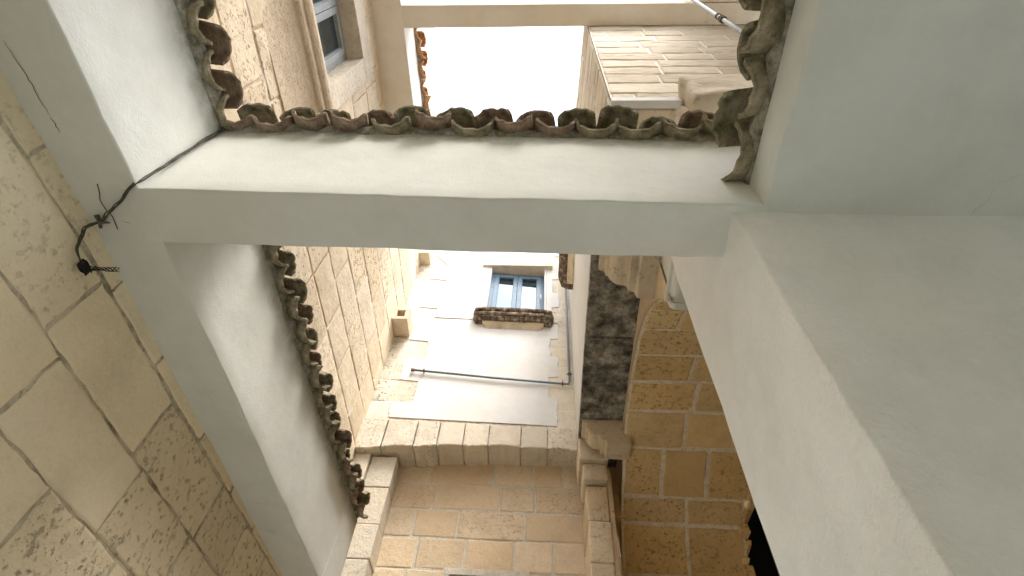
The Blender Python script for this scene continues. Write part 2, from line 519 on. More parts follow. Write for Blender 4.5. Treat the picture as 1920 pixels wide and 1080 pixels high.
box(bm, -2.95, -2.42, -3, 6.6, 0.86, WZ0 - 0.001); box(bm, -2.95, -2.42, -3, 1.3, GZ, 0.858); box(bm, -2.95, -2.42, 4.6, 6.6, GZ, 0.858); box(bm, -2.95, -2.42, -3, WY0, WZ0, WZ1); box(bm, -2.95, -2.42, WY1, 6.6, WZ0, WZ1)
box(bm, -2.95, -2.42, -3, 4.0, WZ1 + 0.001, 11.69); box(bm, -2.95, -2.42, 4.001, 6.6, WZ1 + 0.001, 9.60)
link('wall_core', bm, 'mortar_white', lw)
# reveals of the opening
bm = bmesh.new()
box(bm, -2.60, -2.198, WY0 - 0.3, WY0, WZ0 - 0.2, WZ1 + 0.2); link('jamb', bm, 'stone_far', lw); bm = bmesh.new(); box(bm, -2.60, -2.196, WY1, WY1 + 0.26, WZ0 - 0.2, WZ1 + 0.25)
link('jamb', bm, 'stone_far', lw)
bm = bmesh.new(); box(bm, -2.60, -2.19, WY0 - 0.28, WY1 + 0.24, WZ1, WZ1 + 0.32, 0.01); link('lintel', bm, 'stone_far', lw)

# window in it
wn = empty('window', (-2.40, 0.9, WZ0), 'grey framed window in the upper left wall above a moulded stone cornice', 'window')
def casements(parent, P, w, h, nsash, frame_mat, glass_mat, fw=0.055, curtain=False, dark_top=0.0):
    """P(a, b, d): a across, b up, d out of the wall"""
    def bx(bm, a0, a1, b0, b1, d0, d1):
        vs = [bm.verts.new(P(a, b, d)) for d in (d0, d1) for (a, b) in ((a0, b0), (a1, b0), (a1, b1), (a0, b1))]
        for f in ((0, 3, 2, 1), (4, 5, 6, 7), (0, 1, 5, 4), (1, 2, 6, 5), (2, 3, 7, 6), (3, 0, 4, 7)):
            bm.faces.new([vs[i] for i in f])
    bm = bmesh.new()
    bx(bm, 0, fw, 0, h, 0, 0.07); bx(bm, w - fw, w, 0, h, 0, 0.07)
    bx(bm, fw, w - fw, 0, fw, 0.002, 0.068); bx(bm, fw, w - fw, h - fw, h, 0.002, 0.068)
    o = link('window_frame', bm, frame_mat, parent)
    sw = (w - 2 * fw) / nsash
    for k in range(nsash):
        a0 = fw + k * sw + 0.004; a1 = a0 + sw - 0.008
        bm = bmesh.new(); s = fw * 1.15
        b0, b1 = fw + 0.004, h - fw - 0.004
        bx(bm, a0, a0 + s, b0, b1, 0.02, 0.085); bx(bm, a1 - s, a1, b0, b1, 0.02, 0.085)
        bx(bm, a0 + s, a1 - s, b0, b0 + s, 0.022, 0.083); bx(bm, a0 + s, a1 - s, b1 - s, b1, 0.022, 0.083)
        bx(bm, a0 + s, a0 + s + 0.012, b0 + s, b1 - s, 0.025, 0.068); bx(bm, a1 - s - 0.012, a1 - s, b0 + s, b1 - s, 0.025, 0.068)
        sa = link('sash', bm, frame_mat, parent)
        bm = bmesh.new()
        bx(bm, a0 + s, a1 - s, b0 + s, b1 - s, 0.030, 0.038)
        link('pane', bm, glass_mat, sa)
        if dark_top:
            bm = bmesh.new()
            bx(bm, a0 + s, a1 - s, b1 - s - dark_top, b1 - s, 0.039, 0.046)
            link('blind', bm, 'dark', sa)
casements(wn, lambda a, b, d: Vector((-2.46 + d, WY1 - 0.005 - a, WZ0 + b)), WY1 - WY0 - 0.01, WZ1 - WZ0, 2, 'frame_grey', 'glass', 0.06)
bm = bmesh.new(); box(bm, -2.60, -2.53, WY0 - 0.02, WY1 + 0.02, WZ0, WZ1); link('room_behind', bm, 'dark', wn)

# moulded cornice below that window: profile (out, z) swept along Y
def sweep(name, prof, y0, y1, P, mat, parent, seg=8, seed=3):
    bm = bmesh.new()
    ys = [y0 + (y1 - y0) * i / seg for i in range(seg + 1)]
    rows = []
    for i, y in enumerate(ys):
        rows.append([bm.verts.new(P(a, y, b) + noise.noise_vector(Vector((a * 9, y * 5, b * 9 + seed))) * 0.004) for a, b in prof])
    n = len(prof)
    for i in range(seg):
        for k in range(n):
            f = bm.faces.new([rows[i][k], rows[i][(k + 1) % n], rows[i + 1][(k + 1) % n], rows[i + 1][k]])
    bm.faces.new(rows[0]); bm.faces.new(list(reversed(rows[-1])))
    bmesh.ops.recalc_face_normals(bm, faces=bm.faces)
    return link(name, bm, mat, parent)
cor = empty('cornice', (-2.2, 0.8, 4.6), 'long moulded limestone cornice under the grey window on the left wall', 'cornice')
prof = [(-0.2, 4.50), (0.004, 4.50), (0.012, 4.66), (0.030, 4.80), (0.052, 4.91), (0.072, 4.965), (0.078, 5.00), (0.102, 5.01), (0.116, 5.035), (0.120, 5.07), (0.117, 5.09), (0.135, 5.10), (0.150, 5.125), (0.160, 5.16), (0.160, 5.20), (0.11, 5.22), (-0.2, 5.24)]
sweep('moulding', prof, -1.5, 1.56, lambda a, y, b: Vector((-2.205 + a, y, b)), 'moulding', cor, 20)

# ------------------------------------------------------------------ plaster frame overhead
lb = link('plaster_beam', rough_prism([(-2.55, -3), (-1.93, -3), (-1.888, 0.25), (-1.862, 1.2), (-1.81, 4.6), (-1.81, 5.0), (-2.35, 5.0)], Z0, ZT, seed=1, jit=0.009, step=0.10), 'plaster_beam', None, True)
tag(lb, 'long white plastered beam running along the left stone wall, grey soffit with cracks', 'beam', 'plastered beams')
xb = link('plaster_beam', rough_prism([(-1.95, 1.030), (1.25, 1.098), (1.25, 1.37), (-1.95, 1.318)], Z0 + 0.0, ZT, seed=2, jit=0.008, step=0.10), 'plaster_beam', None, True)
tag(xb, 'white plastered cross beam spanning the courtyard between the left beam and the pier', 'beam', 'plastered beams')
rs = link('ceiling_slab', rough_prism([(0.957, -3), (4.6, -3), (4.6, 1.40), (0.957, 1.40)], Z0, 2.44, step=0.16, seed=3), 'plaster', None, True)
tag(rs, 'flat plastered ceiling slab at upper right under the large mossy tiles', 'ceiling')
pr = link('corner_pier', rough_prism([(0.830, 1.125), (4.6, 1.15), (4.6, 2.02), (0.855, 1.97)], GZ, 3.3, step=0.13, bev=0.012, jit=0.010, seed=4), 'plaster_rough', None, True)
tag(pr, 'massive white plastered corner pier on the right with rough trowelled faces', 'pier')
bm = bmesh.new(); box(bm, -2.6, 4.6, -3.3, -3.0, GZ, 3.0, 0.01)
back = link('back_wall', bm, 'plaster')
tag(back, 'plain plastered wall closing the porch behind the viewer', 'wall')
hb = link('light_block_wall', rough_prism([(-2.19, -2.4), (4.6, -2.4), (4.6, -2.1), (-2.19, -2.1)], Z0, 7.45, step=1.0, seed=15), 'plaster_up')  # unseen wall added to keep sun and sky off the cross beam
tag(hb, 'unseen tall plastered wall added above and behind the viewer to block light', 'wall')
bm = bmesh.new()
box(bm, 4.6, 4.9, -3.0, -2.6, GZ, 2.6, 0.01); box(bm, 4.6, 4.9, 0.2, 2.0, GZ, 2.6, 0.01); box(bm, 4.6, 4.9, -2.6, 0.2, 0.2, 2.6, 0.01)  # opening added in this unseen wall to bring daylight into the porch
sidew = link('side_wall', bm, 'plaster')
tag(sidew, 'plastered wall on the right side of the porch with an unseen opening added to let light in', 'wall')

def crack(bm, pts, P, w=0.0011, rnd=R, n=7, amp=0.004):
    out = []
    for a, b in zip(pts, pts[1:]):
        for k in range(n):
            t = k / n
            out.append((a[0] + (b[0] - a[0]) * t + rnd.uniform(-amp, amp), a[1] + (b[1] - a[1]) * t + rnd.uniform(-amp, amp)))
    out.append(pts[-1])
    tube(bm, [P(*p) for p in out], w, 5, rfun=lambda t: 0.35 + 1.1 * math.sin(math.pi * min(1, max(0, t * 0.96 + 0.02))))
bm = bmesh.new()
sof = lambda x, y: Vector((x, y, Z0 - 0.0005))
for c in ([(-2.14, 0.40), (-2.12, 0.55), (-2.11, 0.69)], [(-2.11, 0.70), (-2.10, 0.77)], [(-1.93, 1.46), (-1.90, 1.58), (-1.885, 1.66)], [(-1.91, 1.78), (-1.93, 1.9)],
          [(-2.05, 1.24), (-2.02, 1.20), (-1.98, 1.21), (-1.97, 1.25)]):
    bm = bmesh.new(); crack(bm, c, sof); link('crack', bm, 'crack', lb)

# ------------------------------------------------------------------ barrel tiles
TILES = {}
def tile_mesh(kind, mat, var):
    key = (kind, mat, var)
    if key in TILES: return TILES[key]
    rn = random.Random(hash((kind, mat)) % 97 + var * 13 if False else (len(kind) * 31 + len(mat) * 7 + var * 13))
    bm = bmesh.new()
    L = 0.42 * rn.uniform(0.95, 1.05)
    ra, rb = (0.098, 0.084) if kind == 'channel_tile' else (0.088, 0.102)
    ra *= rn.uniform(0.93, 1.06); th = 0.015 * rn.uniform(0.9, 1.25)
    half = math.radians(rn.uniform(76, 86))
    na, nl = 14, 7
    sgn = -1 if kind == 'channel_tile' else 1
    ph = rn.uniform(0, 50)
    def pt(i, j, r_off):
        t = j / nl; a = -half + 2 * half * i / na
        r = ra + (rb - ra) * t + r_off
        wob = noise.noise(Vector((a * 1.7, t * 2.1, ph))) * 0.007
        y = t * L + (noise.noise(Vector((a * 2.6, ph, 3))) * 0.016 if j == 0 else 0)
        x = math.sin(a) * (r + wob); z = (math.cos(a) * (r + wob) * 0.86 - ra * 0.86 * 0.35) * sgn
        return Vector((x, y, z))
    O = [[bm.verts.new(pt(i, j, th)) for j in range(nl + 1)] for i in range(na + 1)]
    I = [[bm.verts.new(pt(i, j, 0)) for j in range(nl + 1)] for i in range(na + 1)]
    for i in range(na):
        for j in range(nl):
            bm.faces.new([O[i][j], O[i + 1][j], O[i + 1][j + 1], O[i][j + 1]]).smooth = True
            bm.faces.new([I[i][j], I[i][j + 1], I[i + 1][j + 1], I[i + 1][j]]).smooth = True
        bm.faces.new([O[i][0], I[i][0], I[i + 1][0], O[i + 1][0]])
        bm.faces.new([O[i][nl], O[i + 1][nl], I[i + 1][nl], I[i][nl]])
    for j in range(nl):
        bm.faces.new([O[0][j], O[0][j + 1], I[0][j + 1], I[0][j]])
        bm.faces.new([O[na][j], I[na][j], I[na][j + 1], O[na][j + 1]])
    bmesh.ops.recalc_face_normals(bm, faces=bm.faces)
    me = bpy.data.meshes.new(kind)
    bm.to_mesh(me); bm.free()
    me.materials.append(MT[mat])
    TILES[key] = me
    return me

def eave(label, p0, p1, inward, mats, pitch=0.232, slope=0.30, over=0.10, scale=1.0, seed=1, base_drop=0.0, bed_h=0.07):
    """tiles laid from p0 to p1, their mouths pointing along 'inward' (into the opening)"""
    rn = random.Random(seed)
    p0, p1, inward = Vector(p0), Vector(p1), Vector(inward).normalized()
    along = (p1 - p0).normalized()
    n = int((p1 - p0).length / pitch)
    ctr = (p0 + p1) / 2
    th = empty('tiled_eave', ctr, label, 'roof eave', 'tiled eaves round the courtyard openings')
    # local frame of a tile: x along the eave, y up the slope (away from the opening), z up
    up0 = Vector((0, 0, 1))
    yv = (-inward * math.cos(slope) + up0 * math.sin(slope)).normalized()
    zv = along.cross(yv)
    if zv.z < 0: zv = -zv
    xv = yv.cross(zv)
    for i in range(2 * n + 1):
        ch = i % 2 == 0
        kind = 'channel_tile' if ch else 'cover_tile'
        mat = rn.choice(mats)
        me = tile_mesh(kind, mat, rn.randrange(4))
        o = bpy.data.objects.new(kind, me)
        COL.objects.link(o)
        s = scale * rn.uniform(0.94, 1.06)
        lift = 0.035 * scale if ch else 0.088 * scale
        pos = p0 + along * (pitch * i / 2 + rn.uniform(-0.012, 0.012)) + inward * (over + rn.uniform(-0.032, 0.030) + (0 if ch else -0.012)) + up0 * (lift + rn.uniform(-0.012, 0.012))
        m = Matrix((( xv.x, yv.x, zv.x), (xv.y, yv.y, zv.y), (xv.z, yv.z, zv.z))).to_4x4()
        m = Matrix.Translation(pos) @ m @ Matrix.Rotation(rn.uniform(-0.15, 0.15), 4, 'Z') @ Matrix.Rotation(rn.uniform(-0.08, 0.08), 4, 'Y') @ Matrix.Scale(s, 4)
        o.parent = th
        o.matrix_parent_inverse = Matrix.Translation(-ctr)
        o.matrix_basis = m
    # mortar the tiles are bedded in
    bm = bmesh.new()
    L = (p1 - p0).length
    k = int(L / 0.035)
    rows = []
    for i in range(k + 1):
        c = p0 + along * (L * i / k)
        ph = math.cos(2 * math.pi * (L * i / k) / pitch)
        a1 = 0.030 + 0.022 * noise.noise(Vector((i * 0.35, seed, 0))) 
        lowz = -0.012 - 0.018 * ph * 0 + 0.012 * noise.noise(Vector((i * 0.2, seed, 4)))
        hz = bed_h * (0.62 - 0.38 * ph) * scale + 0.008 * noise.noise(Vector((i * 0.5, 3, seed)))
        pr_ = [(-0.05, -0.03), (0.004, lowz - 0.012), (a1 * 0.6, lowz + 0.012), (a1, lowz + 0.035), (a1 * 0.8, hz), (-0.30, hz + 0.08)]
        rows.append([bm.verts.new(c + inward * a + up0 * b) for a, b in pr_])
    for i in range(k):
        for q in range(5):
            bm.faces.new([rows[i][q], rows[i + 1][q], rows[i + 1][q + 1], rows[i][q + 1]]).smooth = True
    link('mortar_bed', bm, 'bedding', th)
    return th

TM = ['tile_moss', 'tile_moss', 'tile_clay']
eave('long row of brown and mossy barrel tiles along the top of the cross beam', (-1.80, 1.040, ZT), (1.22, 1.10, ZT), (0, -1, 0), ['tile_moss', 'tile_clay', 'tile_clay'], 0.232, seed=11, scale=1.05)
eave('row of mossy green barrel tiles on the left beam, upper left of the cross beam', (-1.885, -1.6, ZT), (-1.868, 0.98, ZT), (1, 0, 0), TM, 0.232, seed=12)
eave('receding row of small tan barrel tiles on the left beam beyond the cross beam', (-1.862, 1.42, ZT), (-1.815, 4.95, ZT), (1, 0, 0), ['tile_moss', 'tile_clay', 'tile_moss'], 0.232, seed=13)
eave('large nearby lichen covered barrel tiles along the edge of the right ceiling slab', (0.957, -1.6, 2.44), (0.957, 1.10, 2.44), (-1, 0, 0), ['tile_moss'], 0.285, seed=14, over=0.13, scale=1.22)
# roofs behind the eaves
bm = bmesh.new()
for (a, b) in (((-2.35, -3), (-1.93, 5.0)),):
    vs = [bm.verts.new(p) for p in ((-1.93, -3, 3.02), (-1.87, 5.0, 3.02), (-2.34, 5.0, 3.14), (-2.34, -3, 3.14))]
    bm.faces.new(vs)
link('roof_bed', bm, 'bedding', lb)
bm = bmesh.new()
vs = [bm.verts.new(p) for p in ((1.05, -3, 2.50), (1.05, 1.13, 2.50), (4.6, 1.13, 3.7), (4.6, -3, 3.7))]
bm.faces.new(vs)
link('roof_bed', bm, 'bedding', rs)

# ------------------------------------------------------------------ upper ring of plaster beams against the sky
UZ, UT = 7.50, 8.08
ul = link('plaster_beam', rough_prism([(-2.5, -3), (-1.83, -3), (-1.83, 3.4), (-2.5, 3.4)], UZ, UT, step=0.5, seed=7), 'plaster_up', None, True)
tag(ul, 'high cream beam along the left wall, near the sky opening', 'beam')
ux = link('plaster_beam', rough_prism([(-1.84, 1.00), (2.9, 1.02), (2.9, 1.262), (-1.84, 1.262)], UZ + 0.003, UT, step=0.5, seed=8), 'plaster_up', None, True)
tag(ux, 'high cream cross beam directly above the sky opening at the top of the photo', 'beam')
ur = link('plaster_beam', rough_prism([(1.84, -3), (2.45, -3), (2.45, 1.01), (1.84, 1.01)], UZ + 0.001, UT, step=0.5, seed=9), 'plaster_up', None, True)
tag(ur, 'short cream beam at the upper right corner behind the grey conduit', 'beam')
ub = link('parapet_wall', rough_prism([(2.46, -3), (2.9, -3), (2.9, 1.01), (2.46, 1.01)], 5.0, 9.4, step=0.6, seed=10), 'plaster_far', None, True)
tag(ub, 'pale plastered wall strip at the far upper right beside the mossy tiles', 'wall')
eave('small orange barrel tiles high up on the left edge of the sky opening', (-1.83, 0.9, UT), (-1.83, 3.35, UT), (1, 0, 0), ['tile_orange'], 0.25, seed=15, over=0.09)
bm = bmesh.new()
cond = [(1.705, 0.955, 4.4), (1.712, 0.955, 6.0), (1.716, 0.955, 7.6), (1.72, 0.955, 8.9)]
tube(bm, cond, 0.021, 10)
cd_o = link('conduit', bm, 'pipe_grey', None, True)
tag(cd_o, 'thin grey conduit crossing the corner beside the upper cross beam', 'pipe')
bm = bmesh.new()
tube(bm, [(1.712, 0.955, 5.93), (1.712, 0.955, 5.97), (1.712, 0.955, 6.02)], 0.035, 10); tube(bm, [(1.712, 0.955, 5.97), (1.76, 0.97, 5.90)], 0.008, 6)
tube(bm, [(1.712, 0.955, 6.12), (1.712, 0.955, 6.16)], 0.030, 10)
link('pipe_clip', bm, 'sill', cd_o)

# ------------------------------------------------------------------ right building: overhanging upper storey
def xs(y): return lerp(y, [(1.27, 0.505), (2.6, 0.445), (5.7, 0.465)])
rb = empty('overhanging_storey', (0.9, 3.4, 4.2), 'right hand upper storey of stacked stone courses overhanging the courtyard on corbels', 'building')
PF = lambda u, v, h: Vector((u, 1.275 - h, v))
PS = lambda u, v, h: Vector((xs(u) - h, u, v))
bc = [4.30, 4.55, 4.86, 5.16, 5.42, 5.70, 5.98, 6.27, 6.60, 6.90, 7.22, 7.5, 7.8, 8.1]
bm = bmesh.new(); masonry(bm, PF, 0.515, 3.0, bc, 0.62, random.Random(31), 0.010, 0.011, tone=(0.9, 1.05), pit=(0.2, 0.9)); link('front_blocks', bm, 'stone_block', rb)
bm = bmesh.new(); sheet(bm, PF, 0.512, 3.0, 4.28, 8.1, 3, 3, 0.001); link('front_joints', bm, 'mortar_white', rb)
bm = bmesh.new(); masonry(bm, PS, 1.28, 2.55, bc, 0.5, random.Random(32), 0.010, 0.011, tone=(0.9, 1.05), pit=(0.2, 0.9)); link('side_blocks', bm, 'stone_block', rb)
bm = bmesh.new(); sheet(bm, PS, 1.278, 2.56, 4.28, 8.1, 3, 3, 0.001); link('side_joints', bm, 'mortar_white', rb)
link('side_wall', rough_prism([(xs(2.57), 2.57), (xs(4.6), 4.6), (0.98, 4.6), (0.98, 2.57)], 4.30, 8.1, step=0.5, seed=11), 'plaster_far', rb, True)
link('side_wall', rough_prism([(xs(4.6), 4.602), (xs(5.7), 5.72), (0.98, 5.72), (0.98, 4.602)], 4.30, 9.5, step=0.5, seed=11), 'plaster_far', rb, True)
bm = bmesh.new(); prism(bm, [(0.53, 1.29), (0.49, 2.56), (3.0, 2.56), (3.0, 1.29)], 4.3, 8.09); prism(bm, [(0.985, 2.58), (3, 2.58), (3, 6.6), (0.985, 6.6)], 4.75, 8.0)
link('wall_core', bm, 'mortar_white', rb)
bm = bmesh.new(); box(bm, 0.495, 1.02, 1.225, 1.288, 4.215, 4.302, 0.006); link('string_course', bm, 'plaster_far', rb)

# balcony slab the storey stands on: dark lichen covered slabs
sl = empty('stone_slab', (0.7, 3.4, 4.2), 'dark lichen blackened stone slabs forming the underside of the overhang', 'slab')
def slab(y0, y1, k, mat='lichen'):
    bm = bmesh.new()
    prism(bm, [(xs(y0) - 0.018, y0), (0.99, y0), (0.99, y1), (xs(y1) - 0.018, y1)], 4.20, 4.298)
    es = bm.edges[:]
    bmesh.ops.bevel(bm, geom=es, offset=0.008, segments=2, affect='EDGES')
    link('slab_piece', bm, mat, sl)
slab(1.292, 1.60, 0, 'corbel'); slab(1.608, 2.45, 0); slab(2.458, 3.55, 1); slab(3.558, 4.75, 2); slab(4.758, 5.62, 3)

# corbels: profile in X-Z, thickness along Y
def corbel(label, y0, y1, xl, xr, zt, zb, mat='corbel', grp=None):
    bm = bmesh.new()
    w = xr - xl; h = zt - zb
    pf = [(xr + 0.05, zt), (xl, zt), (xl, zt - 0.16 * h), (xl + 0.09 * w, zt - 0.19 * h), (xl + 0.09 * w, zt - 0.33 * h)]
    for k in range(7):
        a = math.pi / 2 * k / 6
        pf.append((xl + 0.14 * w + 0.22 * w * (1 - math.cos(a)), zt - 0.36 * h - 0.27 * h * math.sin(a)))
    pf += [(xl + 0.42 * w, zt - 0.66 * h), (xl + 0.42 * w, zt - 0.80 * h), (xl + 0.52 * w, zt - 0.83 * h), (xl + 0.54 * w, zb), (xr + 0.05, zb)]
    pr2 = [[bm.verts.new((x, y, z)) for x, z in pf] for y in (y0, y1)]
    n = len(pf)
    for k in range(n):
        bm.faces.new([pr2[0][k], pr2[0][(k + 1) % n], pr2[1][(k + 1) % n], pr2[1][k]])
    bm.faces.new(list(reversed(pr2[0]))); bm.faces.new(pr2[1])
    bmesh.ops.recalc_face_normals(bm, faces=bm.faces)
    bmesh.ops.bevel(bm, geom=[e for e in bm.edges if e.calc_face_angle(0) > 0.6], offset=0.005, segments=2, affect='EDGES')
    o = link('corbel', bm, mat)
    tag(o, label, 'corbel', grp)
    return o
corbel('far moulded stone corbel with stepped profile under the dark slab, just above the stone pillar', 4.76, 5.02, 0.47, 0.93, 4.197, 3.86, 'corbel', 'stone corbels under the overhang')
corbel('near moulded stone corbel under the dark slab, directly below the cross beam edge', 2.10, 2.70, 0.50, 1.02, 4.197, 3.70, 'corbel', 'stone corbels under the overhang')
bm = bmesh.new(); box(bm, 1.03, 1.75, 1.09, 1.265, 3.86, 4.46, 0.05)
bmesh.ops.subdivide_edges(bm, edges=[e for e in bm.edges if e.calc_length() > 0.1], cuts=7, use_grid_fill=True)
for v in bm.verts: v.co += noise.noise_vector(v.co * 5) * 0.035 + noise.noise_vector(v.co * 17) * 0.010
for f in bm.faces: f.smooth = True
o = link('stone_block', bm, 'stone_block'); tag(o, 'rough projecting stone block on the upper right wall beside the mossy tiles', 'stone block')

# pier wall below the overhang with the deep arch
VAULT = [(2.36, 3.19), (2.48, 3.40), (2.70, 3.66), (3.15, 3.95), (3.70, 4.09), (4.34, 4.13), (4.87, 3.97), (5.30, 3.80), (5.60, 3.60), (5.86, 3.30), (5.99, 2.95), (6.0, 2.5), (6.0, 1.9), (6.0, GZ)]
vp = spline([Vector((0, a, b)) for a, b in VAULT], 6)
arc = [0]
for a, b in zip(vp, vp[1:]): arc.append(arc[-1] + (b - a).length)
def vault_pt(s):
    s = max(0, min(arc[-1], s))
    for i in range(len(arc) - 1):
        if s <= arc[i + 1]:
            t = (s - arc[i]) / max(1e-6, arc[i + 1] - arc[i])
            p = vp[i].lerp(vp[i + 1], t)
            d = (vp[i + 1] - vp[i]).normalized()
            return p, Vector((0, d.z, -d.y)) * 1.0
    return vp[-1], Vector((0, -1, 0))
def PV(u, v, h):
    p, nrm = vault_pt(v)
    return Vector((u, p.y, p.z)) + nrm * h
def zarc(y):      # height of the intrados at y
    for a, b in zip(vp, vp[1:]):
        if a.y <= y <= b.y and b.y > a.y: return a.z + (b.z - a.z) * (y - a.y) / (b.y - a.y)
    return vp[0].z if y < 2.5 else 2.9
va = empty('stone_arch', (1.8, 4.0, GZ), 'deep vaulted arch of ochre tufa blocks with pale mortar on the right', 'arch')
vcs = courses(0, arc[-1], 0.43, random.Random(4), 0.06)
XV0, XV1 = 0.925, 4.2
# irregular black hole in the back wall of the arch
bm = bmesh.new()
HOLE = (2.40, 2.66, 0, 0)
def s_at_z(z):
    for i in range(len(arc) - 1, 0, -1):
        if vp[i].z <= z <= vp[i - 1].z: return arc[i]
    return 0
hs0, hs1 = s_at_z(3.72), s_at_z(3.08)
for _h in (hs0, hs1):
    k_ = min(range(len(vcs)), key=lambda i: abs(vcs[i] - _h)); vcs[k_] = _h
hc = [(2.27, 2.60, hs0, hs1)]
masonry(bm, PV, XV0 + 0.004, XV1, vcs, 0.72, random.Random(42), 0.029, 0.009, tone=(0.88, 1.08), pit=(0.3, 1.0), jit=0.009, cell=0.12, cuts=hc)
link('arch_blocks', bm, 'stone_vault', va)
bm = bmesh.new(); sheet(bm, PV, XV0 - 0.003, XV1, 0, arc[-1], 6, 80, 0.002, cuts=hc); link('arch_joints', bm, 'mortar_vault', va)
bm = bmesh.new()   # dark cavity
def cav(bm):
    pts = [(2.24, 3.78), (2.66, 3.78), (2.66, 3.02), (2.24, 3.02)]
    f = [bm.verts.new((x, 5.66 if z > 3.6 else 6.01, z + 0.03)) for x, z in pts]; b = [bm.verts.new((x, 6.14, z + 0.03)) for x, z in pts]
    for i in range(4): bm.faces.new([f[i], f[(i + 1) % 4], b[(i + 1) % 4], b[i]])
    bm.faces.new(b)
cav(bm); link('cavity', bm, 'dark', va)
bm = bmesh.new()
rr_ = random.Random(77)
lay = bm.loops.layers.float_color.new('blk')
for (x_, z_) in ((2.43, 3.36), (2.40, 3.46), (2.45, 3.60), (2.41, 3.72), (2.43, 3.84), (2.50, 3.935)):
    x_ -= 0.155; z_ -= 0.215
    t_ = bmesh.new(); q = rr_.uniform(0.03, 0.06)
    yb = lerp(z_, [(3.05, 5.93), (3.3, 5.84), (3.6, 5.58), (3.8, 5.28)])
    box(t_, x_ - q, x_ + q, yb, yb + 0.42, z_ - q * 1.2, z_ + q * 1.2, q * 0.3)
    m_ = {v: bm.verts.new(v.co + noise.noise_vector(v.co * 11) * 0.03) for v in t_.verts}
    for f in t_.faces:
        nf = bm.faces.new([m_[v] for v in f.verts])
        for lp in nf.loops: lp[lay] = (1.05, 0.8, 0.3, 1)
    t_.free()
link('broken_edge', bm, 'stone_vault', va)
# side face (looking into the courtyard) above the arch edge
bm = bmesh.new()
lay = bm.loops.layers.float_color.new('blk')
N = 60
y0, y1 = 2.34, 5.98
prev = None
for i in range(N + 1):
    y = y0 + (y1 - y0) * i / N
    z = zarc(y)
    cur = [bm.verts.new((XV0 - 0.006 + 0.006 * noise.noise(Vector((y * 6, 0, k))), y, z + (4.32 - z) * k / 3 + (0.012 * noise.noise(Vector((y * 8, 1, 1))) if k == 0 else 0))) for k in range(4)]
    cur.append(bm.verts.new((XV0 + 0.05, y, z)))
    if prev:
        for k in range(3): 
            f = bm.faces.new([prev[k], cur[k], cur[k + 1], prev[k + 1]]); f.smooth = True
            for lp in f.loops: lp[lay] = (1.0, 0.4, 0.5, 1)
        f = bm.faces.new([prev[0], cur[0], cur[4], prev[4]])
        for lp in f.loops: lp[lay] = (1.0, 0.4, 0.5, 1)
    prev = cur
link('arch_face', bm, 'stone_recess', va)
bm = bmesh.new(); box(bm, 0.99, 4.2, 2.02, 6.5, 4.33, 4.72); box(bm, 0.99, 4.2, 2.03, 2.09, GZ, 4.2); box(bm, 0.70, 4.2, 6.16, 6.6, GZ, 3.4); box(bm, 4.2, 4.5, 2.02, 6.5, GZ, 4.7)
box(bm, 0.80, 0.984, 5.62, 6.5, 3.55, 4.74); link('wall_core', bm, 'stone_vault', va)
# rounded white moulding at the near springing
cm = empty('moulding', (0.95, 2.2, 3.2), 'white rounded plaster moulding hanging between the pier and the ochre arch', 'moulding')
m2 = [(0.17, 0.0), (0.045, 0.0)] + [(0.045 - 0.045 * math.sin(math.pi / 2 * k / 8), 0.05 - 0.05 * math.cos(math.pi / 2 * k / 8)) for k in range(1, 9)] + [(0.0, 0.09), (-0.016, 0.095), (-0.022, 0.105), (-0.022, 0.125), (-0.012, 0.135), (-0.012, 0.16), (0.01, 0.17), (0.01, 1.0), (0.17, 1.0)]
sweep('rounded_edge', m2, 1.6, 2.43, lambda a, y, b: Vector((0.925 + a, y, 3.20 + b)), 'plaster', cm, 6)
bm = bmesh.new(); box(bm, 1.13, 1.5, 1.98, 2.40, 3.2, 4.32); link('wall_return', bm, 'stone_recess', cm)

# ------------------------------------------------------------------ far wall
def yf(x): return 5.60 + 0.035 * x
fw = empty('far_wall', (-0.9, 5.7, GZ), 'far courtyard wall in bright white plaster with rough stone quoins at its edges', 'wall')
FZ0, FZ1 = 4.74, 9.6
PFa = lambda u, v, h: Vector((u, yf(u) - h, v))
WX0, WX1, WB, WTp = -0.955, 0.025, 6.98, 8.52
# window opening in the far wall, following the slightly falling lines
fc = [FZ0, 5.08, 5.49, 5.93, 6.36, 6.80, 7.20, 7.65, 8.05, 8.45, 8.84, 9.2, 9.6]
cutw = [(WX0, WX1, WB, WTp)]
bm = bmesh.new(); masonry(bm, PFa, -2.36, 0.50, fc, 0.60, random.Random(51), 0.009, 0.004, cuts=cutw, pit=(0.0, 1.3), tone=(1.0, 1.12), hue=(-0.5, 0.5)); link('stone_blocks', bm, 'stone_far', fw)
bm = bmesh.new(); sheet(bm, PFa, -2.36, 0.50, FZ0, FZ1, 4, 4, 0.0005, cutw); link('stone_joints', bm, 'mortar_white', fw)
bm = bmesh.new()
box(bm, -2.6, 0.6, 6.05, 6.5, FZ0, FZ1)
box(bm, -2.6, WX0, 5.75, 6.04, FZ0, FZ1); box(bm, WX1, 0.6, 5.75, 6.04, FZ0, FZ1); box(bm, WX0, WX1, 5.75, 6.04, FZ0, WB); box(bm, WX0, WX1, 5.75, 6.04, WTp, FZ1)
link('wall_core', bm, 'mortar_white', fw)
